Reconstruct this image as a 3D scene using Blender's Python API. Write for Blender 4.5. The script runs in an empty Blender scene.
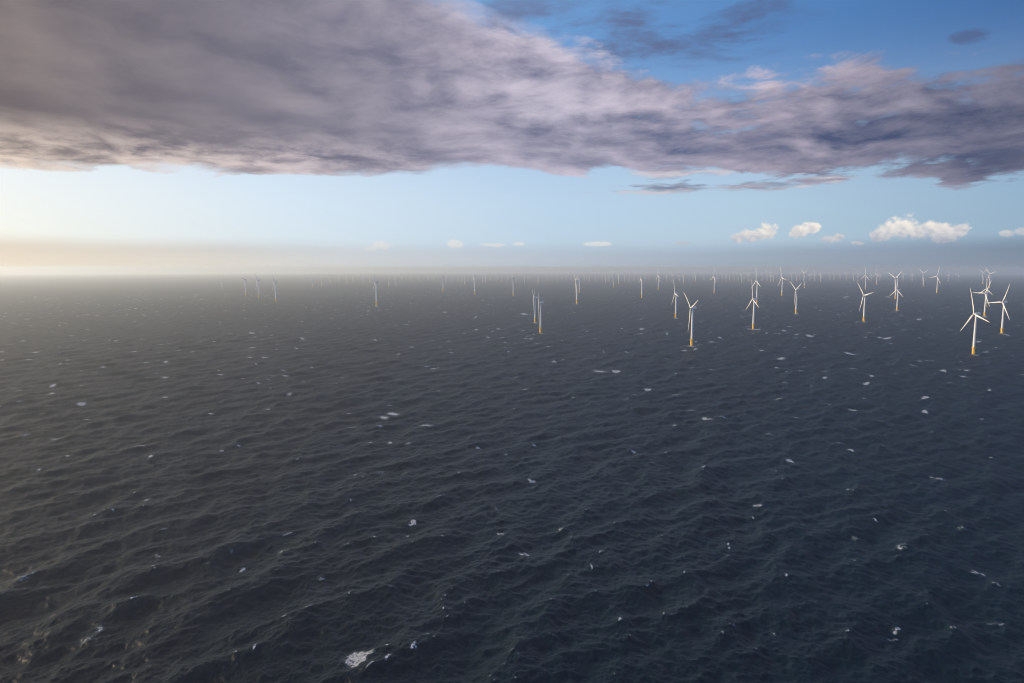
import bpy, math, random
import numpy as np

R = math.radians
rng = np.random.default_rng(11)
random.seed(5)
sc = bpy.context.scene
COL = sc.collection

# ------------------------------------------------------------------ numbers
CAM_H = 218.0
EARTH = 7.3e6            # effective radius, refraction included
FPX = 1024 * 24.0 / 36.0
PITCH = math.atan(73.5 / FPX)
SUN_AZ, SUN_EL = -77.0, 16.0
SP, CP = math.sin(PITCH), math.cos(PITCH)


def drop(d2):
    return -d2 / (2 * EARTH)


def pix_dir(x, y):
    a, b = (x - 512) / FPX, (y - 341.5) / FPX
    return np.array([a, CP - b * SP, -SP - b * CP])


def ground(x, y):
    """where the sight line through a photo position meets the sea"""
    d = pix_dir(x, y)
    t = CAM_H / -d[2] if d[2] < -1e-5 else 6e4
    for _ in range(30):
        z = drop((d[0] ** 2 + d[1] ** 2) * t * t)
        t = min((CAM_H - z) / max(1e-5, -d[2]), 6e4)
    return d[0] * t, d[1] * t


def height_at(px, py, y_img):
    """height whose image row is y_img above the ground point (px,py)"""
    b = (y_img - 341.5) / FPX
    # z_cam/y_cam = -b with  fwd = Y*CP - Z*SP, up = Y*SP + Z*CP
    Zr = py * (-b * CP - SP) / (CP - b * SP)
    return CAM_H + Zr - drop(px * px + py * py)


# ------------------------------------------------------------------ node helpers
class NB:
    def __init__(self, nt):
        self.nt = nt

    def new(self, t, **kw):
        n = self.nt.nodes.new(t)
        for k, v in kw.items():
            setattr(n, k, v)
        return n

    def put(self, sock, v):
        if isinstance(v, bpy.types.NodeSocket):
            self.nt.links.new(v, sock)
        elif isinstance(v, (tuple, list)) and len(v) == 3 and sock.type == 'RGBA':
            sock.default_value = (*v, 1)
        else:
            sock.default_value = v

    def m(self, op, a, b=0.0, c=0.0, clamp=False):
        n = self.new('ShaderNodeMath', operation=op, use_clamp=clamp)
        self.put(n.inputs[0], a); self.put(n.inputs[1], b); self.put(n.inputs[2], c)
        return n.outputs[0]

    def add(self, a, b): return self.m('ADD', a, b)
    def sub(self, a, b): return self.m('SUBTRACT', a, b)
    def mul(self, a, b): return self.m('MULTIPLY', a, b)
    def mx(self, a, b): return self.m('MAXIMUM', a, b)

    def sm(self, v, lo, hi, to=(0.0, 1.0)):
        n = self.new('ShaderNodeMapRange', interpolation_type='SMOOTHSTEP')
        self.put(n.inputs[0], v); self.put(n.inputs[1], lo); self.put(n.inputs[2], hi)
        n.inputs[3].default_value, n.inputs[4].default_value = to
        return n.outputs[0]

    def mix(self, f, a, b, blend='MIX'):
        n = self.new('ShaderNodeMix', data_type='RGBA', blend_type=blend)
        self.put(n.inputs[0], f); self.put(n.inputs[6], a); self.put(n.inputs[7], b)
        return n.outputs[2]

    def xyz(self, x, y, z):
        n = self.new('ShaderNodeCombineXYZ')
        for i, v in enumerate((x, y, z)):
            self.put(n.inputs[i], v)
        return n.outputs[0]

    def noise(self, vec, scale, detail=6, rough=.55, dist=0.0, lac=2.0):
        n = self.new('ShaderNodeTexNoise', noise_dimensions='3D')
        self.put(n.inputs['Vector'], vec)
        n.inputs['Scale'].default_value = scale
        n.inputs['Detail'].default_value = detail
        n.inputs['Roughness'].default_value = rough
        n.inputs['Lacunarity'].default_value = lac
        n.inputs['Distortion'].default_value = dist
        return n.outputs[0]

    def ramp(self, v, stops, interp='EASE'):
        n = self.new('ShaderNodeValToRGB')
        r = n.color_ramp
        r.interpolation = interp
        while len(r.elements) < len(stops):
            r.elements.new(.5)
        for e, (p, c) in zip(r.elements, stops):
            e.position = p
            e.color = (*c, 1) if isinstance(c, (tuple, list)) else (c, c, c, 1)
        self.put(n.inputs[0], v)
        return n.outputs[0]


def lin(r, g, b):
    f = lambda c: ((c / 255 + .055) / 1.055) ** 2.4 if c > 10 else c / 255 / 12.92
    return (f(r), f(g), f(b))


# ------------------------------------------------------------------ sky
EXPO = 0.55
SKY_STR = 0.15
GAIN = 2 ** EXPO


def sk(r, g, b):
    """radiance of a sky colour for the chosen exposure and background strength"""
    return tuple(c / GAIN / SKY_STR for c in lin(r, g, b))


def build_world():
    w = bpy.data.worlds.new("World"); sc.world = w; w.use_nodes = True
    nt = w.node_tree
    B = NB(nt)
    bg = nt.nodes['Background']
    bg.inputs[1].default_value = SKY_STR
    sky = B.new('ShaderNodeTexSky', sky_type='NISHITA', sun_disc=False)
    sky.sun_elevation = R(SUN_EL); sky.sun_rotation = R(SUN_AZ)
    sky.air_density = 1.0; sky.dust_density = 1.2; sky.ozone_density = 2.5
    tc = B.new('ShaderNodeTexCoord')
    sep = B.new('ShaderNodeSeparateXYZ')
    nt.links.new(tc.outputs['Generated'], sep.inputs[0])
    x, y, z = sep.outputs
    az = B.m('ARCTAN2', x, y)                                   # radians from north, east positive
    hyp = B.m('SQRT', B.add(B.mul(x, x), B.mul(y, y)))
    t = B.m('DIVIDE', z, B.mx(hyp, 1e-4))                       # tangent of the elevation
    az01 = B.m('ADD', B.m('DIVIDE', az, R(100)), .5, clamp=True)    # -50..50 deg -> 0..1
    A = lambda d: (d + 50) / 100

    # clear sky: the Nishita sky, richer in the blue, brighter low down
    base = B.mix(1.0, sky.outputs[0], (.98, 1.20, 1.62), 'MULTIPLY')
    low = B.ramp(az01, [(A(-50), sk(255, 246, 222)), (A(-36), sk(238, 236, 228)), (A(-18), sk(214, 226, 236)), (A(4), sk(186, 208, 228)),
                        (A(20), sk(176, 199, 217)), (A(38), sk(140, 166, 190))], 'LINEAR')
    mid = B.ramp(az01, [(A(-50), sk(210, 215, 222)), (A(-30), sk(150, 190, 226)), (A(0), sk(112, 158, 206)), (A(20), sk(82, 128, 182)),
                        (A(38), sk(46, 88, 142))], 'LINEAR')
    front = B.mul(B.sm(y, .0, .5), B.sm(t, .9, .5))
    grad = B.mix(B.sm(t, .08, .33), low, mid)
    base = B.mix(B.mul(front, .9), base, grad)

    # cloud coordinates: azimuth against a compressed elevation
    lt = B.m('LOGARITHM', B.add(B.mx(t, 0.0), .12), math.e)
    q = B.xyz(az, lt, 3.7)
    warp = B.sub(B.noise(q, 5.0, 3, .5), .5)
    q2 = B.xyz(B.add(az, B.mul(warp, .07)), B.add(lt, B.mul(warp, .10)), 3.7)
    n_big = B.noise(q, 3.2, 3, .5)
    n_mid = B.noise(q2, 6.0, 8, .52, .15)
    q3 = B.xyz(B.add(az, -.035), B.add(lt, -.05), 3.7)
    n_sun = B.noise(B.xyz(B.add(B.add(az, B.mul(warp, .07)), -.03), B.add(B.add(lt, B.mul(warp, .10)), -.05), 3.7), 6.0, 8, .52, .15)
    n_fine = B.noise(q2, 22.0, 6, .62, .3)

    right = B.sm(az, R(-8), R(14))
    ctr = B.sm(az, R(-24), R(-4))
    qw = B.xyz(B.add(az, B.mul(warp, .06)), B.mul(B.add(lt, B.mul(warp, .09)), 1.0), 12.3)
    qws = B.xyz(B.add(B.add(az, B.mul(warp, .06)), -.022), B.add(B.add(lt, B.mul(warp, .09)), -.03), 12.3)
    n_lump = B.noise(qw, 12.0, 9, .60, .2)
    n_lumps = B.noise(qws, 12.0, 9, .60, .2)
    # main deck
    tlow = B.ramp(az01, [(A(-50), .108), (A(-37), .121), (A(-18), .134), (A(0), .130), (A(14), .116), (A(37), .094), (A(50), .09)], 'LINEAR')
    tup = B.ramp(az01, [(0.0, 1.0), (A(-16), .50), (A(-9), .385), (A(-1), .33), (A(4), .305), (A(9), .275), (A(13), .26), (A(20), .250), (A(28), .248), (A(38), .222), (1.0, .2)], 'LINEAR')
    wob = B.add(B.mul(B.sub(n_mid, .5), B.add(.035, B.mul(right, .02))), B.mul(B.sub(n_lump, .5), B.add(.028, B.mul(right, .012))))
    cov = B.mul(B.sm(B.add(t, wob), B.sub(tlow, .016), B.add(tlow, .026)),
                B.sub(1.0, B.sm(t, B.sub(tup, .05), B.add(tup, .06))))
    brk = B.sub(B.ramp(az01, [(0.0, .70), (A(-20), .62), (A(-8), .48), (A(0), .38), (A(8), .25), (A(16), .11), (A(24), .06), (A(30), .14), (A(38), .24), (1.0, .25)], 'LINEAR'), .2)
    dens = B.add(B.add(cov, B.mul(B.sub(n_mid, .5), 1.5)), B.add(B.mul(B.sub(n_big, .5), .7), brk))
    dens = B.add(dens, B.mul(B.sub(n_lump, .5), B.add(.2, B.mul(right, 1.3))))
    dens = B.add(dens, B.mul(B.sub(n_fine, .5), B.add(.12, B.mul(right, .4))))
    dens = B.mul(dens, B.sm(cov, 0.0, .25))
    a_deck = B.mul(B.sm(dens, .40, B.sub(1.02, B.mul(right, .22))), .97)

    # light on the deck: towards the low sun at the left, plus thin lit edges
    rel = B.add(B.sub(n_mid, n_sun), B.mul(B.sub(n_lump, n_lumps), B.add(.08, B.add(B.mul(ctr, .6), B.mul(right, .5)))))
    lit = B.add(.27, B.mul(rel, 1.55))
    edge = B.sub(1.0, B.sm(dens, .5, 1.2))
    lowedge = B.mul(B.sub(1.0, B.sm(t, tlow, B.add(tlow, .07))), B.ramp(az01, [(A(-50), 1.), (A(-20), .85), (A(-2), .45), (A(12), .12), (A(40), .15)], 'LINEAR'))
    lowedge = B.mul(lowedge, B.sm(B.add(B.mul(n_lump, .6), B.mul(n_fine, .4)), .36, .62))
    patch = B.mul(B.ramp(az01, [(A(-50), .0), (A(-24), .03), (A(-11), .14), (A(0), .66), (A(8), .62), (A(16), .42), (A(26), .30), (A(40), .02)], 'EASE'),
                  B.sm(B.add(B.mul(n_mid, .5), B.mul(n_lump, .5)), .35, .58))
    patch = B.mul(patch, B.sm(t, .15, .23))
    tower = B.m('ADD', B.add(B.mul(lit, B.ramp(az01, [(A(-50), .16), (A(-20), .26), (A(0), .7), (A(20), .75), (A(40), .6)], 'LINEAR')), B.mul(edge, .22)),
                B.add(B.mul(lowedge, 1.0), B.mul(patch, .78)), clamp=True)
    dark = B.ramp(az01, [(A(-50), sk(132, 116, 112)), (A(-36), sk(110, 100, 102)), (A(-18), sk(113, 110, 126)), (A(0), sk(122, 122, 147)), (A(14), sk(88, 97, 130)),
                         (A(28), sk(68, 79, 112)), (A(38), sk(60, 70, 100))], 'LINEAR')
    light = B.ramp(az01, [(A(-50), sk(250, 226, 200)), (A(-30), sk(226, 208, 198)), (A(-8), sk(204, 194, 206)), (A(4), sk(204, 196, 212)), (A(20), sk(200, 188, 202)),
                          (A(38), sk(150, 146, 164))], 'LINEAR')
    c_deck = B.mix(tower, dark, light)

    fw = B.mul(B.mul(B.sm(t, .098, .112), B.sub(1.0, B.sm(t, .128, .15))), B.mul(B.sm(az, R(3), R(10)), B.sub(1.0, B.sm(az, R(24), R(32)))))
    n_fr = B.noise(B.xyz(az, B.mul(lt, 1.5), 21.0), 11.0, 8, .58, .2)
    n_frs = B.noise(B.xyz(B.add(az, -.015), B.mul(B.add(lt, -.03), 1.5), 21.0), 11.0, 8, .58, .2)
    a_frag = B.mul(B.sm(B.add(n_fr, B.mul(fw, .16)), .60, .74), B.mul(B.sm(fw, 0.0, .4), .85))
    c_frag = B.mix(B.m('ADD', .35, B.mul(B.sub(n_fr, n_frs), 4.0), clamp=True), sk(112, 120, 146), sk(206, 198, 206))
    # thin violet shreds above the deck
    n_w = B.noise(B.xyz(B.add(az, .4), B.mul(lt, 1.5), 9.1), 5.5, 8, .62, .35)
    win = B.mul(B.mul(B.sm(t, .25, .30), B.sub(1.0, B.sm(t, .34, .42))), B.mul(B.sm(az, R(-12), R(-4)), B.sub(1.0, B.sm(az, R(17), R(26)))))
    a_shred = B.mul(B.sm(B.add(n_w, B.mul(win, .12)), .53, .72), B.mul(win, .75))
    dcl = B.m('SQRT', B.add(B.m('POWER', B.m('DIVIDE', B.sub(az, R(32.6)), .022), 2), B.m('POWER', B.m('DIVIDE', B.sub(t, .272), .0075), 2)))
    a_wisp = B.mul(B.sm(B.add(dcl, B.mul(B.sub(n_fine, .5), 2.6)), 1.2, .3), .55)
    a_shred = B.mx(a_shred, a_wisp)

    # far haze bank with a flat top, and small sunlit cumulus standing in it
    n_bank = B.noise(B.xyz(az, B.mul(t, 5.0), 1.3), 7.0, 6, .55, .2)
    tb = B.add(.0335, B.mul(B.sub(n_bank, .5), .012))
    tb = B.add(tb, B.ramp(az01, [(A(-50), .004), (A(-16), .003), (A(-11), .0), (A(20), .0), (A(30), .004), (A(40), .002)], 'LINEAR'))
    a_bank = B.mul(B.sub(1.0, B.sm(t, B.sub(tb, .016), B.add(tb, .008))),
                   B.ramp(az01, [(A(-50), .85), (A(-22), .85), (A(-14), .62), (A(0), .72), (A(20), .8), (A(40), .85)], 'LINEAR'))
    c_bank_hi = B.ramp(az01, [(A(-50), sk(240, 218, 188)), (A(-36), sk(224, 210, 192)), (A(-20), sk(204, 204, 204)), (A(0), sk(184, 194, 208)),
                              (A(18), sk(156, 172, 192)), (A(30), sk(138, 153, 175)), (A(38), sk(114, 129, 152))], 'LINEAR')
    c_bank_lo = B.ramp(az01, [(A(-50), sk(240, 218, 188)), (A(-36), sk(236, 218, 194)), (A(-20), sk(220, 213, 204)), (A(0), sk(190, 196, 206)),
                              (A(18), sk(156, 166, 182)), (A(38), sk(124, 136, 154))], 'LINEAR')
    c_bank = B.mix(B.sm(t, .002, .032), c_bank_lo, c_bank_hi)

    def tt(px, py):
        d = pix_dir(px, py); return math.atan2(d[0], d[1]), d[2] / math.hypot(d[0], d[1])
    puffs = [(738, 238, 9, 4.5), (750, 236, 13, 6), (766, 232, 14, 8.5), (797, 232, 12, 6.5), (811, 228, 11, 6.5), (828, 239, 10, 4), (838, 237, 7, 4.5),
             (878, 236, 12, 7), (888, 229, 15, 10), (903, 228, 17, 12), (917, 231, 15, 9), (932, 229, 15, 8), (946, 230, 16, 8), (958, 230, 13, 8), (945, 239, 14, 5),
             (1008, 233, 9, 4), (1022, 231, 12, 4.5), (858, 243, 9, 2.2), (456, 244, 11, 4), (384, 246, 14, 4.5), (372, 249, 8, 3), (492, 245, 15, 2.6),
             (600, 244, 16, 2.8), (682, 243, 10, 2.4), (518, 244, 8, 2.4)]
    fld = None
    for (px, py, rx, ry) in puffs:
        a0, t0 = tt(px, py)
        ax = abs(tt(px + rx, py)[0] - a0) * 1.25; ty = abs(tt(px, py - ry)[1] - t0) * 1.35
        e1 = B.m('DIVIDE', B.sub(az, a0), ax); e2 = B.m('DIVIDE', B.sub(t, t0), ty)
        v = B.sub(1.0, B.m('SQRT', B.add(B.mul(e1, e1), B.mul(e2, e2))))
        fld = v if fld is None else B.m('SMOOTH_MAX', fld, v, .12)
    qc = B.xyz(az, B.mul(t, 1.25), 7.7)
    n_c = B.noise(qc, 62.0, 7, .60, .2)
    n_cs = B.noise(B.xyz(B.add(az, .0045), B.mul(B.add(t, .002), 1.25), 7.7), 62.0, 7, .60, .2)
    d_c = B.add(B.sub(fld, .05), B.mul(B.sub(n_c, .5), 1.6))
    a_c = B.mul(B.sm(d_c, .12, .52), B.sm(t, .014, .030))
    weak = B.ramp(az01, [(A(-50), .5), (A(0), .5), (A(14), .65), (A(18), .95), (A(33), .95), (A(37), .55)], 'LINEAR')
    a_c = B.mul(a_c, weak)
    lc = B.m('ADD', B.add(.55, B.mul(B.sub(n_c, n_cs), 1.8)), B.mul(B.sub(B.sm(t, .034, .066), .45), .9), clamp=True)
    lc = B.mx(lc, B.mul(.85, B.sub(1.0, B.sm(az, R(9), R(15)))))
    c_c = B.mix(lc, sk(184, 188, 200), sk(248, 240, 230))

    col = B.mix(B.mul(a_shred, 1.0), base, B.mix(.5, dark, sk(96, 98, 132)))
    col = B.mix(a_frag, col, c_frag)
    col = B.mix(a_deck, col, c_deck)
    col = B.mix(a_c, col, c_c)
    col = B.mix(a_bank, col, c_bank)
    col = B.mix(B.mul(a_c, B.sub(.3, B.mul(.2, B.sm(az, R(9), R(15))))), col, c_c)
    # unseen dark cover added overhead, grey to deep blue, to darken sea and shaded sides
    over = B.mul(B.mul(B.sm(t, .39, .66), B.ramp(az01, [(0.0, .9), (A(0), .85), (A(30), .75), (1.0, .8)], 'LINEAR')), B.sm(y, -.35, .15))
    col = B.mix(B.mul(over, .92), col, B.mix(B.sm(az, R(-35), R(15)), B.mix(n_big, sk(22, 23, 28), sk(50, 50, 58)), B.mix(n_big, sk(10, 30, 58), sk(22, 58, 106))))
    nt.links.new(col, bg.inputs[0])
    try:
        w.cycles.sampling_method = 'MANUAL'; w.cycles.sample_map_resolution = 1024
    except Exception:
        pass


# ------------------------------------------------------------------ materials
def mat(name):
    m = bpy.data.materials.new(name); m.use_nodes = True
    return m, NB(m.node_tree), m.node_tree.nodes['Principled BSDF']


def paint(name, col, col2, rough, metal=0.0, scale=.12):
    m, B, p = mat(name)
    tc = B.new('ShaderNodeTexCoord')
    mp = B.new('ShaderNodeMapping'); mp.inputs['Scale'].default_value = (1, 1, .15)
    B.nt.links.new(tc.outputs['Object'], mp.inputs[0])
    n = B.noise(mp.outputs[0], scale, 5, .6)
    B.put(p.inputs['Base Color'], B.mix(B.sm(n, .38, .72), col, col2))
    p.inputs['Roughness'].default_value = rough
    p.inputs['Metallic'].default_value = metal
    return m


M = {
    'white': paint('white_tower_paint', (.80, .79, .76), (.70, .69, .66), .38),
    'blade': paint('white_blade_gelcoat', (.80, .80, .79), (.74, .74, .73), .3),
    'yellow': paint('yellow_marine_paint', (.80, .47, .015), (.66, .37, .02), .45, scale=.3),
    'dark': paint('wet_marine_growth', (.035, .035, .028), (.06, .055, .04), .6, scale=.6),
    'steel': paint('galvanised_steel', (.42, .42, .41), (.33, .33, .33), .5, .4, .5),
    'grey': paint('grey_nacelle_panel', (.36, .36, .37), (.30, .30, .31), .5),
}


# ------------------------------------------------------------------ mesh helpers
class MB:
    def __init__(self):
        self.v, self.f, self.mi = [], [], []

    def lathe(self, prof, n=24, at=(0, 0, 0), axis='z', mi=0, cap=True):
        b = len(self.v)
        for (r, h) in prof:
            for i in range(n):
                a = 2 * math.pi * i / n
                c, s = r * math.cos(a), r * math.sin(a)
                p = (c, s, h) if axis == 'z' else (h, c, s)
                self.v.append((p[0] + at[0], p[1] + at[1], p[2] + at[2]))
        for j in range(len(prof) - 1):
            for i in range(n):
                k = (i + 1) % n
                self.f.append((b + j * n + i, b + j * n + k, b + (j + 1) * n + k, b + (j + 1) * n + i)); self.mi.append(mi)
        if cap:
            self.f.append(tuple(b + i for i in range(n))[::-1]); self.mi.append(mi)
            self.f.append(tuple(b + (len(prof) - 1) * n + i for i in range(n))); self.mi.append(mi)
        return self

    def bar(self, p, q, r, n=6, mi=0):
        from mathutils import Vector
        p, q = Vector(p), Vector(q)
        d = (q - p).normalized()
        u = d.orthogonal().normalized(); w = d.cross(u)
        b = len(self.v)
        for e in (p, q):
            for i in range(n):
                a = 2 * math.pi * i / n
                self.v.append(tuple(e + u * (r * math.cos(a)) + w * (r * math.sin(a))))
        for i in range(n):
            k = (i + 1) % n
            self.f.append((b + i, b + k, b + n + k, b + n + i)); self.mi.append(mi)
        self.f.append(tuple(b + i for i in range(n))[::-1]); self.mi.append(mi)
        self.f.append(tuple(b + n + i for i in range(n))); self.mi.append(mi)
        return self

    def sections(self, secs, mi=0):
        """loft through closed loops of equal length, capped"""
        b = len(self.v); n = len(secs[0])
        for s in secs:
            self.v += [tuple(p) for p in s]
        for j in range(len(secs) - 1):
            for i in range(n):
                k = (i + 1) % n
                self.f.append((b + j * n + i, b + j * n + k, b + (j + 1) * n + k, b + (j + 1) * n + i)); self.mi.append(mi)
        self.f.append(tuple(b + i for i in range(n))[::-1]); self.mi.append(mi)
        self.f.append(tuple(b + (len(secs) - 1) * n + i for i in range(n))); self.mi.append(mi)
        return self

    def merge(self, o, rot=None, off=(0, 0, 0), mi=None):
        from mathutils import Vector
        b = len(self.v)
        for p in o.v:
            p = Vector(p)
            if rot is not None:
                p = rot @ p
            self.v.append((p[0] + off[0], p[1] + off[1], p[2] + off[2]))
        self.f += [tuple(i + b for i in f) for f in o.f]
        self.mi += [m if mi is None else mi for m in o.mi]
        return self

    def mesh(self, name, mats, smooth=True):
        import bmesh
        me = bpy.data.meshes.new(name)
        me.from_pydata(self.v, [], self.f)
        for m in mats:
            me.materials.append(m)
        me.polygons.foreach_set('material_index', self.mi)
        bm = bmesh.new(); bm.from_mesh(me); bmesh.ops.recalc_face_normals(bm, faces=bm.faces); bm.to_mesh(me); bm.free()
        if smooth:
            me.polygons.foreach_set('use_smooth', [len(p.vertices) == 4 for p in me.polygons])
            me.set_sharp_from_angle(angle=R(40))
        me.update()
        return me


# ------------------------------------------------------------------ turbine (hub at 110 m, rotor 146 m, faces -X)
HUB = 110.0
BL = 73.0


def m_monopile():
    return MB().lathe([(3.4, -30), (3.4, 3.2)], 24)


def m_transition():
    return MB().lathe([(3.7, 1.6), (3.7, 4), (3.7, 17.6), (3.3, 18.6), (3.3, 20.2)], 24)


def m_platform():
    b = MB().lathe([(3.75, 17.2), (6.3, 17.5), (6.3, 17.9), (3.75, 17.9)], 20, cap=False)
    for i in range(16):
        a = 2 * math.pi * i / 16
        b.bar((6.15 * math.cos(a), 6.15 * math.sin(a), 17.9), (6.15 * math.cos(a), 6.15 * math.sin(a), 19.15), .06, 4)
        a2 = 2 * math.pi * (i + 1) / 16
        for h in (18.5, 19.1):
            b.bar((6.15 * math.cos(a), 6.15 * math.sin(a), h), (6.15 * math.cos(a2), 6.15 * math.sin(a2), h), .05, 4)
    return b


def m_landing():
    b = MB()
    for s in (-.9, .9):
        b.bar((s, -4.9, -2), (s, -4.9, 9.5), .22, 8)
        for h in (1.5, 5.5, 9):
            b.bar((s, -3.5, h), (s, -4.9, h), .15, 6)
    for k in range(28):
        b.bar((-.35, -4.4, .3 + k * .62), (.35, -4.4, .3 + k * .62), .04, 4)
    for s in (-.35, .35):
        b.bar((s, -4.4, 0), (s, -4.4, 17.4), .06, 5)
    return b


def m_tower():
    return MB().lathe([(3.15, 20.2), (3.1, 40), (2.8, 62), (2.4, 84), (2.05, HUB - 3.0)], 28)


def m_door():
    b = MB()
    w, h0, h1 = .55, 21.0, 23.4
    s = [[(-w, -3.19, h0), (w, -3.19, h0), (w, -2.9, h0), (-w, -2.9, h0)], [(-w, -3.19, h1), (w, -3.19, h1), (w, -2.9, h1), (-w, -2.9, h1)]]
    return b.sections(s)


def rr(x, hw, hh, zc, r=.35, n=5):
    """rounded rectangle in the YZ plane at x"""
    pts = []
    rad = min(hw, hh) * r
    for (sy, sz, a0) in ((1, 1, 0), (-1, 1, 90), (-1, -1, 180), (1, -1, 270)):
        for k in range(n):
            a = R(a0 + 90 * k / (n - 1))
            pts.append((x, sy * (hw - rad) + rad * math.cos(a), zc + sz * (hh - rad) + rad * math.sin(a)))
    return pts


def m_nacelle():
    z = HUB
    return MB().sections([rr(-4.3, 1.9, 1.9, z, .9), rr(-3.6, 2.7, 2.7, z, .7), rr(-1, 3.2, 3.1, z + .1, .45), rr(7.5, 3.2, 3.1, z + .15, .4),
                          rr(10.6, 2.9, 2.7, z + .3, .4), rr(11.3, 2.3, 2.0, z + .5, .4)])


def m_cooler():
    z = HUB + 3.2
    b = MB().sections([rr(6.6, 2.7, 1.2, z + 1.15, .1, 2), rr(8.0, 2.7, 1.2, z + 1.15, .1, 2)])
    for s in (-2.2, 2.2):
        b.bar((8, s, z + 2.0), (10, s, z - .1), .12, 5)
    return b


def m_hub():
    return MB().lathe([(.15, -8.6), (1.2, -8.3), (2.0, -7.4), (2.35, -6.2), (2.3, -5.0), (1.9, -4.35)], 20, at=(0, 0, HUB), axis='x')


def m_blade():
    """root at origin, tip along +Z, rotor axis along X; slightly pre-bent upwind"""
    b = MB()
    secs = []
    st = [(1.2, 2.9, 1.0, 0), (4, 2.9, 1.0, 2), (9, 3.9, .62, 20), (15, 4.7, .36, 15), (24, 4.1, .27, 10), (36, 3.2, .23, 6), (50, 2.4, .2, 3), (62, 1.7, .18, 1), (70, 1.0, .17, 0), (73, .3, .2, 0)]
    n = 12
    for (z, ch, th, tw) in st:
        loop = []
        pre = -2.6 * (z / BL) ** 2
        sw = .18 * ch if th < .9 else 0
        for i in range(n):
            a = 2 * math.pi * i / n
            cx = ch / 2 * math.cos(a)
            cy = ch / 2 * th * math.sin(a) * (1 if th > .9 else (1.0 + .35 * math.cos(a)))
            c, s = math.cos(R(tw)), math.sin(R(tw))
            yy = (cx - sw) * c - cy * s
            xx = (cx - sw) * s + cy * c
            loop.append((xx + pre, yy, z))
        secs.append(loop)
    return b.sections(secs)


ME = {
    'monopile': m_monopile().mesh('monopile', [M['dark']]),
    'transition_piece': m_transition().mesh('transition_piece', [M['yellow']]),
    'platform': m_platform().mesh('platform', [M['yellow']], False),
    'boat_landing': m_landing().mesh('boat_landing', [M['yellow']], False),
    'tower': m_tower().mesh('tower', [M['white']]),
    'door': m_door().mesh('door', [M['grey']], False),
    'nacelle': m_nacelle().mesh('nacelle', [M['white']]),
    'cooler': m_cooler().mesh('cooler', [M['grey']], False),
    'rotor_hub': m_hub().mesh('rotor_hub', [M['white']]),
    'blade': m_blade().mesh('blade', [M['blade']]),
}


def obj(name, me, parent=None):
    o = bpy.data.objects.new(name, me); COL.objects.link(o)
    if parent is not None:
        o.parent = parent
    return o


def make_turbine():
    root = obj('wind_turbine', None)
    obj('monopile', ME['monopile'], root)
    tp = obj('transition_piece', ME['transition_piece'], root)
    obj('platform', ME['platform'], tp); obj('boat_landing', ME['boat_landing'], tp)
    tw = obj('tower', ME['tower'], root)
    obj('door', ME['door'], tw)
    nc = obj('nacelle', ME['nacelle'], root)
    obj('cooler', ME['cooler'], nc)
    obj('rotor_hub', ME['rotor_hub'], root)
    for k in range(3):
        b = obj('blade', ME['blade'], root)
        b.location = (-6.2, 0, HUB)
        b.rotation_euler = (R(120 * k), 0, 0)
    return root


def copy_tree(o, parent=None):
    c = o.copy(); COL.objects.link(c)
    if parent is not None:
        c.parent = parent
    for ch in o.children:
        copy_tree(ch, c)
    return c


def pose(root, phi):
    bl = [c for c in root.children if c.name.startswith('blade')]
    for k, b in enumerate(bl):
        b.rotation_euler = (R(phi + 120 * k), 0, 0)


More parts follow.
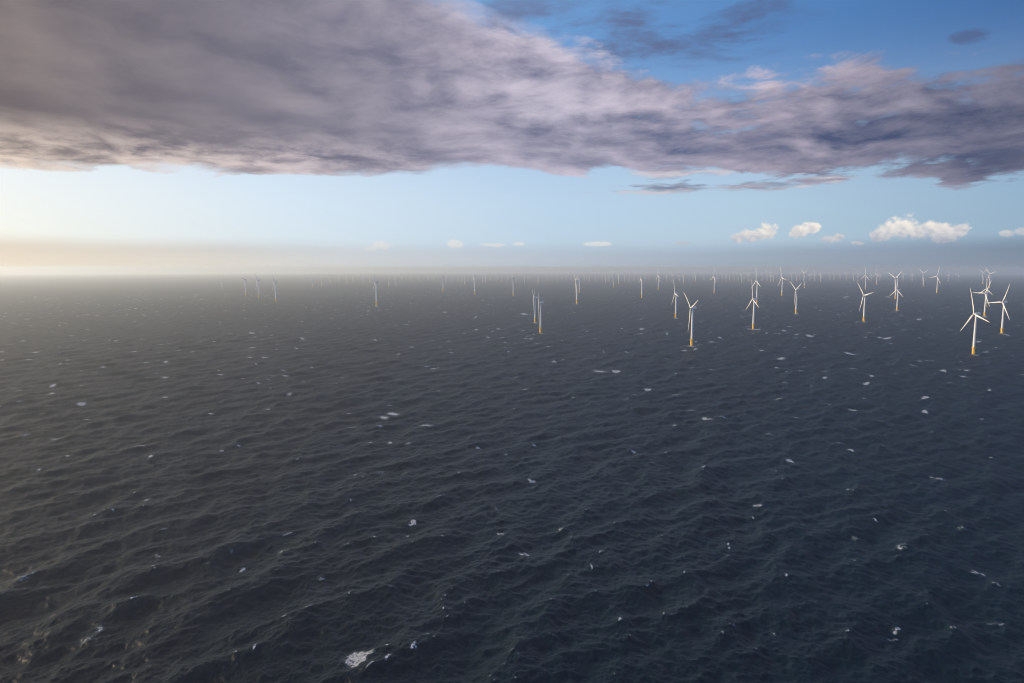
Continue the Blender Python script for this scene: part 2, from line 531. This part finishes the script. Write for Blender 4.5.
# x, base row, hub x, hub row, blade angle clockwise on the picture, yaw tweak, label
NEAR = [
    (973.3, 354.3, 973.4, 313.8, -16, -4, 'largest and nearest white wind turbine, one blade pointing almost straight up, at the right'),
    (1001.7, 333.6, 1002, 302.2, 25, 1, 'white wind turbine nearest the right edge, one blade stretched level to the left'),
    (984.4, 316.2, 985, 293.2, 30, 5, 'white wind turbine half hidden in the crowded right cluster, in front with a level blade'),
    (986, 306.8, 986.3, 288.8, 0, 0, 'white wind turbine in the crowded right cluster with its rotor like an upside-down Y'),
    (989.3, 288.2, 989.2, 272.6, 75, 0, 'pale turbine directly behind the crowded right cluster, right one of two hazy ones'),
    (982.8, 284, 983, 272.2, 62, 0, 'pale turbine directly behind the crowded right cluster, left one of two hazy ones'),
    (923.3, 286.6, 923.2, 272.2, 62, 0, 'pale turbine with raised blades, left of a nearer one with a level left blade'),
    (936.8, 293.1, 937.8, 276.2, 20, 0, 'white turbine with one blade level to the left, standing alone between two clusters at right'),
    (896.9, 310.4, 896.9, 289.8, 0, 0, 'white turbine with upside-down Y rotor overlapping another turbine behind its tower'),
    (895.3, 299.3, 895.8, 278.4, 55, 0, 'white turbine with two raised blades, behind a nearer one with upside-down Y rotor'),
    (753.1, 329.3, 752.9, 299, -8, 0, 'tall white turbine with a blade reaching down left, its foam-ringed yellow foot below another turbine'),
    (756.6, 303.5, 756, 280.6, -5, 0, 'white turbine partly covered by the tall nearer one with foam at its yellow foot'),
    (781.9, 295.8, 781.6, 277.5, -20, 0, 'white turbine with one blade level right and one down left, right of the overlapping pair'),
    (795.9, 313.4, 795.3, 289.8, 62, 0, 'white turbine with its rotor like a Y, third blade hanging along the tower'),
    (804.4, 287.9, 804.1, 273.5, 60, 0, 'pale Y-shaped turbine behind and right of a nearer turbine with the same Y rotor'),
    (863.6, 321.6, 863.7, 295.3, 78, 2, 'white turbine with one blade up left, one level right, one down left, right of centre'),
    (865.4, 289.4, 865.2, 275.1, 0, 0, 'pale turbine with upside-down Y rotor, left one of two just above a nearer turbine'),
    (876.6, 284.5, 876.5, 273.5, 2, 0, 'pale turbine with upside-down Y rotor, right one of two beside a nearer turbine'),
    (641.7, 298.3, 641.6, 278.6, 8, -4, 'slender white turbine with a dark nacelle and short-looking rotor, right of the image centre'),
    (658.3, 290, 657.9, 275.2, -10, 0, 'hazy white turbine with yellow foot, right neighbour of a slender one with dark nacelle'),
    (675.6, 317.9, 675.3, 293.4, -20, 0, 'white turbine, blade up and blade down left, just behind left of the second nearest turbine'),
    (691.6, 346, 690.6, 308, 68, 3, 'second nearest white turbine, foam patch by its yellow foot, blades up left and down left'),
    (714.2, 293.2, 713.8, 276.4, 8, 0, 'hazy white turbine standing alone with a dark nacelle between two nearer turbine groups'),
    (513.3, 296, 512.4, 278, 62, 4, 'hazy turbine at the image centre with dark nacelle and narrow edge-on rotor'),
    (535, 322.3, 533.7, 297.6, 60, 2, 'left and farther one of two close edge-on turbines below the image centre horizon'),
    (540.5, 333, 539.4, 302.6, 62, -3, 'right and nearer one of two close edge-on turbines, orange-yellow foot in dark water'),
    (576.8, 303.8, 575.9, 280.6, 66, 3, 'white turbine with a blackish nacelle, its rotor edge-on, hiding a farther turbine behind it'),
    (579.4, 293, 579.4, 278.5, 20, 0, 'turbine peeking out behind the one with a blackish nacelle, its yellow foot showing right'),
    (613.5, 287.8, 613.2, 274.5, 60, 0, 'hazy turbine with yellowish foot, left one of three spaced thin turbines right of centre'),
    (618.8, 284.5, 618.7, 274, 40, 0, 'thin white turbine, middle one of three spaced thin turbines right of centre'),
    (624.4, 282.2, 624.3, 273.6, 10, 0, 'thin white turbine, right one of three spaced thin turbines right of centre'),
    (376.6, 305.8, 375.5, 282, -10, 0, 'lone tall turbine with a blade straight up and dark nacelle, left of centre'),
    (389, 287.5, 388.7, 278.8, 50, 0, 'pale hazy turbine just right of the lone tall one with a blade straight up'),
    (396, 287.0, 395.8, 279, 20, 0, 'barely visible turbine in grey haze, second to the right of the lone tall one'),
    (443.2, 292, 442.6, 276.4, 62, 0, 'hazy turbine with dark nacelle, dull yellow foot, left of one with two lowered blades'),
    (474.6, 295, 474.8, 276.8, 0, 6, 'hazy turbine with brown nacelle and two lowered blades hugging its tower'),
    (464.8, 285, 464.7, 276, 30, 0, 'thin pale turbine just left of the hazy one with two lowered blades'),
    (222.2, 289, 222.1, 281.6, 40, 0, 'faint turbine dissolving in warm haze, leftmost of all turbines'),
    (245.8, 295.3, 245.5, 279.3, 45, 0, 'left one of three backlit turbines in a row in the warm haze'),
    (258.8, 298.2, 258.7, 280.5, -32, 0, 'middle one of three backlit turbines in a row in the warm haze'),
    (275.8, 301.8, 275.6, 281.8, -25, 0, 'right, largest one of three backlit turbines in a row in the warm haze'),
    (312.4, 288, 311.8, 279.4, -20, 0, 'left, taller one of a faint pair of turbines in grey haze'),
    (321.8, 286.8, 321.6, 279.8, 50, 0, 'right, shorter one of a faint pair of turbines in grey haze'),
    (683.4, 283.8, 683.3, 275, 10, 0, 'faint pale turbine in haze directly above a nearer turbine with dark nacelle and foam'),
    (741.6, 282.8, 741.3, 274, 25, 0, 'faint turbine with a brownish foot in haze, left above the tall overlapping pair'),
    (538.2, 284, 537.8, 274.4, 50, 0, 'faint tall turbine in haze directly above the two close edge-on turbines'),
    (524.5, 283.5, 524.3, 275, 15, 0, 'faint cream turbine in haze just right of the centre turbine with dark nacelle'),
    (547, 281, 546.8, 274.3, 60, 0, 'faint broad-looking turbine in haze, first to the right above two close edge-on turbines'),
]

# far turbines: x, base row, hub row (0 = by height)
FAR = [330, 347, 353, 402, 411, 419, 428, 434, 452, 458, 483, 485.5, 497, 502, 507.5, 528, 562, 566, 584, 587, 589.5, 595.5, 602, 605.5, 629, 634, 649,
       660, 666.5, 672, 679, 693, 695.5, 704, 722, 726, 729.5, 744, 748, 750, 762, 767, 770.5, 773.5, 788, 792, 796.5, 810, 814.5, 820.5, 834, 846.5, 853.5, 871,
       880, 557, 552, 516, 446, 462, 363, 370, 339, 638, 645, 717, 734, 738, 777, 800, 840, 858, 575, 571, 490, 830, 903, 912, 948, 958, 609]


def smoothpos(x, yb, ybh, hx):
    gx, gy = ground(x, yb)
    h = height_at(gx, gy, ybh)
    return gx, gy, h


TURB = []


def build_turbines():
    proto = make_turbine()
    for i, (x, yb, hx, yh, phi, dy, lab) in enumerate(NEAR):
        gx, gy, h = smoothpos(x, yb, yh, hx)
        s = max(.80, min(1.45, h / HUB))
        az = math.degrees(math.atan2(gx, gy))
        root = proto if i == 0 else copy_tree(proto)
        root.location = (gx, gy, drop(gx * gx + gy * gy))
        root.scale = (s, s, s)
        root.rotation_euler = (0, 0, R(2 + dy))
        # rotation about +X turns +Z towards -Y; seen from the camera -Y lies to the right for turbines right of the rotor plane
        pose(root, phi if az > -2 - dy else -phi)
        root['label'] = lab; root['category'] = 'wind turbine'; root['group'] = 'wind turbines standing in the sea'
        TURB.append((gx, gy, s))
    # far rows: too small for parts, one mesh per turbine, six rotor positions shared
    from mathutils import Matrix
    variants = []
    for k in range(6):
        b = MB()
        b.merge(m_monopile(), mi=2)
        b.merge(m_transition(), mi=1); b.merge(m_tower(), mi=0); b.merge(m_nacelle(), mi=0); b.merge(m_hub(), mi=0)
        for j in range(3):
            b.merge(m_blade(), Matrix.Rotation(R(20 * k + 120 * j), 3, 'X'), (-6.2, 0, HUB), mi=0)
        variants.append(b.mesh('far_wind_turbine', [M['white'], M['yellow'], M['dark']]))
    for i, x in enumerate(FAR):
        yb = 280.4 + 2.2 * random.random() + (1.5 if x < 400 else 0)
        gx, gy = ground(x, yb)
        o = obj('wind_turbine', variants[i % 6])
        o.location = (gx, gy, drop(gx * gx + gy * gy))
        s = random.uniform(.98, 1.2)
        o.scale = (s, s, s)
        o.rotation_euler = (0, 0, R(random.uniform(-10, 12)))
        o['label'] = 'tiny pale wind turbine without visible foot, one of the far rows fading along the horizon'
        o['category'] = 'wind turbine'
        o['group'] = 'far wind turbines fading along the horizon'


# ------------------------------------------------------------------ sea
# whitecaps: picture position, width and height in pixels, strength
CAPS = [(350, 664, 17, 12, 1.3), (356, 660, 12, 8, 1.2), (415, 526, 7, 4, 1.3), (380, 538, 5, 3, .9), (407, 536, 4, 2.5, 1), (530, 551, 7, 4, 1.4), (495, 537, 5, 4, 1), (502, 511, 4, 3, 1),
        (553, 530, 4, 3, 1.2), (531, 481, 6, 3, 1.2), (414, 645, 5, 6, 1.2), (432, 634, 6, 2.5, .8), (393, 414, 9, 4, 1), (384, 418, 9, 3, .7), (616, 371, 6, 2.5, 1.2), (600, 371, 12, 2, .7),
        (554, 362, 4, 2, 1), (97, 631, 5, 7, .9), (84, 638, 12, 4, .5), (20, 584, 9, 4, .6), (40, 586, 4, 2.5, .7), (147, 498, 5, 3, 1), (158, 553, 4, 3, .9), (325, 581, 5, 3, .9), (279, 553, 6, 3, .7),
        (240, 555, 3, 3, .6), (205, 568, 3, 3, .6), (898, 632, 7, 3.5, 1.2), (892, 634, 6, 2, .8), (981, 573, 7, 3, 1), (995, 587, 5, 3, .7), (988, 625, 7, 2.5, .8), (897, 546, 11, 2.2, .9), (857, 537, 4, 3, 1),
        (724, 544, 4, 4, 1.2), (755, 508, 6, 2.5, 1.1), (752, 519, 4, 2, .8), (811, 530, 3, 3, .7), (958, 531, 6, 3, .7), (944, 480, 9, 3, .8), (777, 636, 5, 4, .6), (764, 652, 3, 4, .7), (849, 559, 3, 3, .8),
        (790, 462, 6, 2.2, 1.1), (775, 471, 4, 2, .7), (704, 418, 4, 4, 1), (648, 389, 6, 2.5, 1), (866, 383, 4, 1.8, 1), (925, 398, 5, 2, 1), (925, 412, 4, 3, 1), (943, 371, 5, 2, .8), (810, 336, 6, 1.6, 1.1),
        (850, 353, 8, 1.8, .9), (825, 378, 4, 1.8, .9), (780, 359, 8, 1.5, .8), (479, 448, 5, 2, .9), (535, 445, 4, 2, .7), (383, 471, 7, 3, .6), (352, 426, 8, 2, .6), (430, 426, 8, 3, .5), (408, 444, 6, 2, .5),
        (390, 443, 4, 2, .8), (412, 473, 8, 1.6, .6), (345, 545, 9, 2, .5), (634, 452, 4, 2, .8), (82, 404, 6, 2, .9), (53, 386, 5, 1.6, .7), (166, 362, 4, 1.4, .7), (165, 378, 6, 1.5, .6), (252, 333, 5, 1.3, .8),
        (302, 338, 4, 1.5, .6), (55, 438, 6, 2.5, .5), (290, 394, 5, 2, .6), (25, 436, 8, 2, .4), (548, 418, 5, 2, .5), (888, 297, 4, 1, .7), (880, 337, 5, 1.4, .6), (919, 319, 4, 1.2, .8), (887, 338, 6, 1.6, .9),
        (846, 297, 5, 1.2, .8), (784, 331, 4, 1.5, .8), (524, 314, 7, 1.3, .9), (531, 339, 5, 1.3, .7), (555, 362, 3, 1.5, .9), (641, 319, 5, 1.2, .6), (642, 329, 5, 1.4, .8), (712, 342, 6, 1.5, .7), (720, 338, 4, 1.5, .8),
        (640, 334, 6, 1.3, .7), (667, 334, 3, 1.3, .6), (690, 346, 9, 1.6, .8), (684, 351, 5, 1.4, 1), (695, 349, 4, 2, .7), (368, 311, 3, 1.2, .7), (375, 340, 4, 1.3, .7), (398, 354, 4, 1.6, .6), (445, 312, 4, 1.2, .7),
        (476, 317, 4, 1.3, .7), (476, 330, 5, 1.3, .7), (252, 348, 5, 1.4, .6), (303, 339, 5, 1.5, .5), (1006, 335, 5, 1.2, .8), (757, 329.3, 6, 1.2, .9), (749, 329, 4, 1, .7), (985, 352, 5, 1.3, .5)]


def build_sea():
    # radial rows: fine where the picture is fine, out past the horizon
    inner = np.linspace(6, 262, 34)
    dep = []
    a = math.atan(CAM_H / 268.0)
    step = 1.0 / (FPX * 1.65)
    while a > .0104:
        s = step * (1.0 if a > .12 else .75 if a > .05 else .5)
        dep.append(a); a -= s
    dist = CAM_H / np.tan(np.array(dep))
    far = np.geomspace(dist[-1] * 1.04, 60000, 40)
    r = np.concatenate([inner, dist, far])
    front = np.arange(-50, 50.001, .060)
    back = np.arange(54, 307, 4.0)
    th = np.radians(np.concatenate([front, back]))
    nr, na = len(r), len(th)
    dr = np.gradient(r)
    dth = np.full(na, R(.060)); dth[len(front):] = R(4)
    sa, ca = np.sin(th), np.cos(th)
    X = (r[:, None] * sa[None]).astype(np.float32)
    Y = (r[:, None] * ca[None]).astype(np.float32)

    # wave components: one wind sea, directions spreading with shorter waves
    N = 400
    lam = np.geomspace(92, 1.7, N) * rng.uniform(.97, 1.03, N)
    k = 2 * np.pi / lam
    spread = np.interp(np.log(lam), [np.log(2.3), np.log(12), np.log(45), np.log(92)], [52, 44, 31, 16])
    wdir = np.radians(118 + np.clip(rng.normal(0, 1, N), -1.9, 1.9) * spread)       # azimuth of travel
    kx, ky = k * np.sin(wdir), k * np.cos(wdir)
    slope = np.sqrt(2 * .086 / N) * np.interp(lam, [2, 4, 8, 18, 40, 70, 92], [1.15, 1.12, 1.05, .92, .88, .85, .4])
    amp = slope / k
    ph = rng.uniform(0, 2 * np.pi, N)
    Z = np.zeros_like(X); DX = np.zeros_like(X); DY = np.zeros_like(X); J = np.zeros_like(X); lost = np.zeros(nr, np.float32)
    thm = np.array([0.0])
    for i in range(N):
        # component fades out on rows and in sectors too coarse to carry it
        kr = np.abs(kx[i] * sa + ky[i] * ca)
        kt = np.abs(kx[i] * ca - ky[i] * sa)
        adv = np.maximum(kr[None] * dr[:, None] * .85, kt[None] * r[:, None] * dth[None])
        w = np.clip((2.6 - adv) / 1.4, 0, 1).astype(np.float32)
        lost += (slope[i] ** 2 / 2) * (1 - (w[:, :len(front)] ** 2).mean(1))
        rows = np.where(w.max(1) > 0)[0]
        if len(rows) == 0:
            continue
        e = rows[-1] + 1
        p = kx[i] * X[:e] + ky[i] * Y[:e] + ph[i]
        c = np.cos(p) * w[:e]; s = np.sin(p) * w[:e]
        Z[:e] += amp[i] * c
        q = .55 if lam[i] > 6 else .36
        DX[:e] -= q * amp[i] * math.sin(wdir[i]) * s
        DY[:e] -= q * amp[i] * math.cos(wdir[i]) * s
        J[:e] += q * slope[i] * c
    foam = np.zeros_like(X)
    # small crests breaking by themselves
    nj = np.searchsorted(r, 800)
    t1, t2 = np.quantile(J[34:nj, :len(front)], [.992, .9993])
    foam = np.maximum(foam, np.clip((J - t1) / (t2 - t1), 0, .95))
    D2 = X * X + Y * Y
    lr = np.log(r)

    def cap(gx, gy, lx, ly, ang, st, seed):
        """foam patch lx across the sight line, ly along it"""
        d = math.hypot(gx, gy); a0 = math.degrees(math.atan2(gx, gy))
        if abs(a0) > 49:
            return
        i0 = np.searchsorted(r, d)
        span = 3.2 * max(lx, ly)
        i1, i2 = np.searchsorted(r, d - span) - 2, np.searchsorted(r, d + span) + 2
        da = math.degrees(span / d) + .1
        j1, j2 = np.searchsorted(front, a0 - da), np.searchsorted(front, a0 + da)
        i1 = max(i1, 0)
        xs, ys = X[i1:i2, j1:j2], Y[i1:i2, j1:j2]
        if xs.size == 0:
            return
        ur = np.array([gx, gy]) / d; ut = np.array([ur[1], -ur[0]])
        u = (xs - gx) * ut[0] + (ys - gy) * ut[1]; v = (xs - gx) * ur[0] + (ys - gy) * ur[1]
        c, s = math.cos(ang), math.sin(ang)
        u2, v2 = (u * c + v * s) / lx, (-u * s + v * c) / ly
        v2 = v2 + .5 * np.sin(u2 * 1.7 + seed) * .8
        g = np.exp(-(u2 ** 2 + v2 ** 2) * 1.1) * st
        foam[i1:i2, j1:j2] = np.maximum(foam[i1:i2, j1:j2], g)

    def crest(gx, gy, rad):
        """the steepest crest near a point: foam breaks there"""
        d = math.hypot(gx, gy); a0 = math.degrees(math.atan2(gx, gy))
        i1, i2 = np.searchsorted(r, d - rad), np.searchsorted(r, d + rad) + 1
        da = math.degrees(rad / d)
        j1, j2 = np.searchsorted(front, a0 - da), np.searchsorted(front, a0 + da) + 1
        sub = J[i1:i2, j1:j2]
        if sub.size == 0:
            return gx, gy
        k = np.unravel_index(np.argmax(sub), sub.shape)
        return float(X[i1 + k[0], j1 + k[1]]), float(Y[i1 + k[0], j1 + k[1]])

    for n, (px, py, w, h, st) in enumerate(CAPS):
        gx, gy = ground(px, py)
        d = math.hypot(gx, gy)
        pr = d * d / (CAM_H * FPX)               # metres per pixel along the sight line
        lx = max(.8, w * .55 * d / FPX); ly = max(.8, min(h * .50 * pr, lx * 1.6 + .4 * pr))
        if py < 470:
            cap(gx, gy, lx * 1.15, ly, 0.0, st * 1.5, n)
            continue
        gx, gy = crest(gx, gy, 3.5 + d / 400)
        ca = R(28) - math.atan2(gx, gy)
        cap(gx - 1.5, gy + .8, lx * 1.7, ly * 1.1, math.atan2(math.cos(ca), math.sin(ca)) * .5, .34, n)
        # near ones: a ragged cluster of small patches
        for q in range(3 + int(w * h / 9)):
            u, v = random.gauss(0, .55), random.gauss(0, .55)
            cap(gx + u * lx, gy + v * ly, lx * random.uniform(.35, .85), ly * random.uniform(.28, .6), random.uniform(-.7, .7), st * random.uniform(.8, 1.4), n + q)
    # many more, scattered evenly over the water
    for n in range(3000):
        d = math.sqrt(random.uniform(300 ** 2, 6500 ** 2)); a0 = R(random.uniform(-48, 48))
        gx, gy = d * math.sin(a0), d * math.cos(a0)
        drr = float(np.interp(d, r, dr))
        if d < 1100:
            gx, gy = crest(gx, gy, 9)
        ca = R(28) - a0
        ang = math.atan2(math.cos(ca), math.sin(ca)) + random.gauss(0, .45) if d < 900 else 0.0
        lx = random.uniform(1.2, 5.5) * (1.1 if d < 900 else 1.4 + d / 4000); ly = max(random.uniform(.7, 1.6), .8 * drr)
        cap(gx, gy, lx, ly, ang, random.choice([.45, .6, .75, .9, 1.15]) * (1.45 if d < 1000 else 1.05 if d < 2500 else .72), n)
    for (gx, gy, s) in TURB:
        d = math.hypot(gx, gy)
        if d < 4500:
            cap(gx, gy - 3, 12, max(4, .5 * d * d / (CAM_H * FPX)), 0, 1.1, 1)

    Zf = Z + drop(D2)
    co = np.empty((nr * na + 1, 3), np.float32)
    co[1:, 0] = (X + DX).ravel(); co[1:, 1] = (Y + DY).ravel(); co[1:, 2] = Zf.ravel()
    co[0] = (0, 0, 0)
    ii, jj = np.meshgrid(np.arange(nr - 1), np.arange(na), indexing='ij')
    jn = (jj + 1) % na
    quads = np.stack([ii * na + jj, ii * na + jn, (ii + 1) * na + jn, (ii + 1) * na + jj], -1).reshape(-1, 4)[:, ::-1] + 1
    tri = np.stack([np.zeros(na, int), (np.arange(na) + 1) % na + 1, np.arange(na) + 1], -1)
    nq, nt_ = len(quads), len(tri)
    me = bpy.data.meshes.new('sea')
    me.vertices.add(len(co)); me.vertices.foreach_set('co', co.ravel())
    me.loops.add(nq * 4 + nt_ * 3)
    me.loops.foreach_set('vertex_index', np.concatenate([quads.ravel(), tri.ravel()]).astype(np.int32))
    me.polygons.add(nq + nt_)
    me.polygons.foreach_set('loop_start', np.concatenate([np.arange(nq) * 4, nq * 4 + np.arange(nt_) * 3]).astype(np.int32))
    me.update(calc_edges=True)
    me.validate()
    me.polygons.foreach_set('use_smooth', np.ones(len(me.polygons), bool))
    at = me.attributes.new('foam', 'FLOAT', 'POINT')
    at.data.foreach_set('value', np.concatenate([[0], foam.ravel()]).astype(np.float32))
    # slope variance of the waves too small for the mesh: becomes surface roughness
    lr_ = np.repeat(lost[:, None], na, 1)
    at = me.attributes.new('small_wave_slope', 'FLOAT', 'POINT')
    at.data.foreach_set('value', np.concatenate([[0], lr_.ravel()]).astype(np.float32))
    o = obj('sea', me)
    o['kind'] = 'structure'
    me.materials.append(sea_material())
    return o


def sea_material():
    m, B, p = mat('sea_water')
    nt = m.node_tree
    tc = B.new('ShaderNodeTexCoord')
    pos = tc.outputs['Object']
    fo = B.new('ShaderNodeAttribute', attribute_name='foam').outputs['Fac']
    sv = B.new('ShaderNodeAttribute', attribute_name='small_wave_slope').outputs['Fac']
    # ripples
    mp = B.new('ShaderNodeMapping'); mp.inputs['Rotation'].default_value = (0, 0, R(28)); mp.inputs['Scale'].default_value = (1.0, .55, 1)
    nt.links.new(pos, mp.inputs[0])
    n1 = B.noise(mp.outputs[0], .62, 6, .66, .3)
    bump = B.new('ShaderNodeBump'); bump.inputs['Strength'].default_value = 1.0; bump.inputs['Distance'].default_value = .6
    nt.links.new(n1, bump.inputs['Height'])
    # gust patches
    n2 = B.noise(pos, .0045, 4, .55)
    alpha2 = B.add(B.mul(sv, 1.2), B.add(.0025, B.mul(B.sm(n2, .35, .7), .007)))
    rough = B.m('POWER', alpha2, .25)
    # foam: broken up by noise
    nf = B.noise(pos, .8, 7, .80, .6)
    thr = B.sub(.70, B.mul(B.m('MINIMUM', fo, .82), .26))
    fm = B.mul(B.sm(B.sub(nf, thr), -.05, .06), B.sm(fo, .05, .25))
    fm = B.m('MINIMUM', fm, .95)
    water = B.mix(B.sm(n2, .3, .7), (.0001, .0082, .0156), (.0001, .0106, .0200))
    water = B.mix(B.mul(B.sm(fo, .04, .7), B.sm(nf, .36, .62)), water, (.10, .15, .155))
    B.put(p.inputs['Base Color'], B.mix(fm, water, (.84, .84, .82)))
    B.put(p.inputs['Roughness'], B.m('ADD', rough, B.mul(fm, .4), clamp=True))
    p.inputs['IOR'].default_value = 1.333
    p.inputs['Specular IOR Level'].default_value = .28
    # froth is a pile of bubbles: its normals scatter about the vertical, whatever the wave under it does
    fb = B.new('ShaderNodeBump'); fb.inputs['Strength'].default_value = .8; fb.inputs['Distance'].default_value = .35
    nt.links.new(nf, fb.inputs['Height']); nt.links.new(B.xyz(0.0, 0.0, 1.0), fb.inputs['Normal'])
    mv = B.new('ShaderNodeMix', data_type='VECTOR')
    B.put(mv.inputs[0], fm); nt.links.new(bump.outputs[0], mv.inputs[4]); nt.links.new(fb.outputs[0], mv.inputs[5])
    nt.links.new(mv.outputs[1], p.inputs['Normal'])
    return m


# ------------------------------------------------------------------ haze
def build_haze():
    bot, top, half = -260.0, 246.0, 61500.0
    v = [(sx * half, sy * half, z) for z in (bot, top) for sx, sy in ((-1, -1), (1, -1), (1, 1), (-1, 1))]
    f = [(0, 3, 2, 1), (4, 5, 6, 7), (0, 1, 5, 4), (1, 2, 6, 5), (2, 3, 7, 6), (3, 0, 4, 7)]
    me = bpy.data.meshes.new('haze'); me.from_pydata(v, [], f); me.update()
    o = obj('haze', me); o['kind'] = 'stuff'
    m = bpy.data.materials.new('haze_air'); m.use_nodes = True
    nt = m.node_tree; nt.nodes.clear()
    out = nt.nodes.new('ShaderNodeOutputMaterial'); vol = nt.nodes.new('ShaderNodeVolumePrincipled')
    vol.inputs['Color'].default_value = (.85, .95, 1.0, 1)
    vol.inputs['Density'].default_value = HAZE_D
    vol.inputs['Anisotropy'].default_value = .40
    nt.links.new(vol.outputs[0], out.inputs['Volume'])
    me.materials.append(m)


HAZE_D = 6.8e-5


# ------------------------------------------------------------------ light, camera, settings
def build_light_camera():
    d = bpy.data.lights.new('sun', 'SUN'); d.energy = 3.8; d.angle = R(.53); d.color = (1.0, .79, .56)
    o = bpy.data.objects.new('sun', d); COL.objects.link(o)
    o.rotation_euler = (R(90 - SUN_EL), 0, R(180 - SUN_AZ))
    from mathutils import Vector
    to_sun = Vector((math.sin(R(SUN_AZ)) * math.cos(R(SUN_EL)), math.cos(R(SUN_AZ)) * math.cos(R(SUN_EL)), math.sin(R(SUN_EL))))
    o.rotation_euler = to_sun.to_track_quat('Z', 'Y').to_euler()
    o.location = (-300, 0, 600)
    c = bpy.data.cameras.new('camera'); c.lens = 24; c.sensor_width = 36; c.clip_start = 1; c.clip_end = 200000
    co = bpy.data.objects.new('camera', c); COL.objects.link(co)
    co.location = (0, 0, CAM_H); co.rotation_euler = (R(90) - PITCH, 0, 0)
    sc.camera = co
    v = sc.view_settings
    v.view_transform = 'Standard'; v.look = 'None'; v.gamma = 1; v.exposure = EXPO; v.use_curve_mapping = False
    cy = sc.cycles
    cy.max_bounces = 6; cy.volume_bounces = 2; cy.diffuse_bounces = 2; cy.glossy_bounces = 3
    cy.use_denoising = True; cy.use_adaptive_sampling = False
    cy.sample_clamp_indirect = 6
    cy.filter_width = 1.15


build_world()
build_turbines()
build_sea()
build_haze()
build_light_camera()
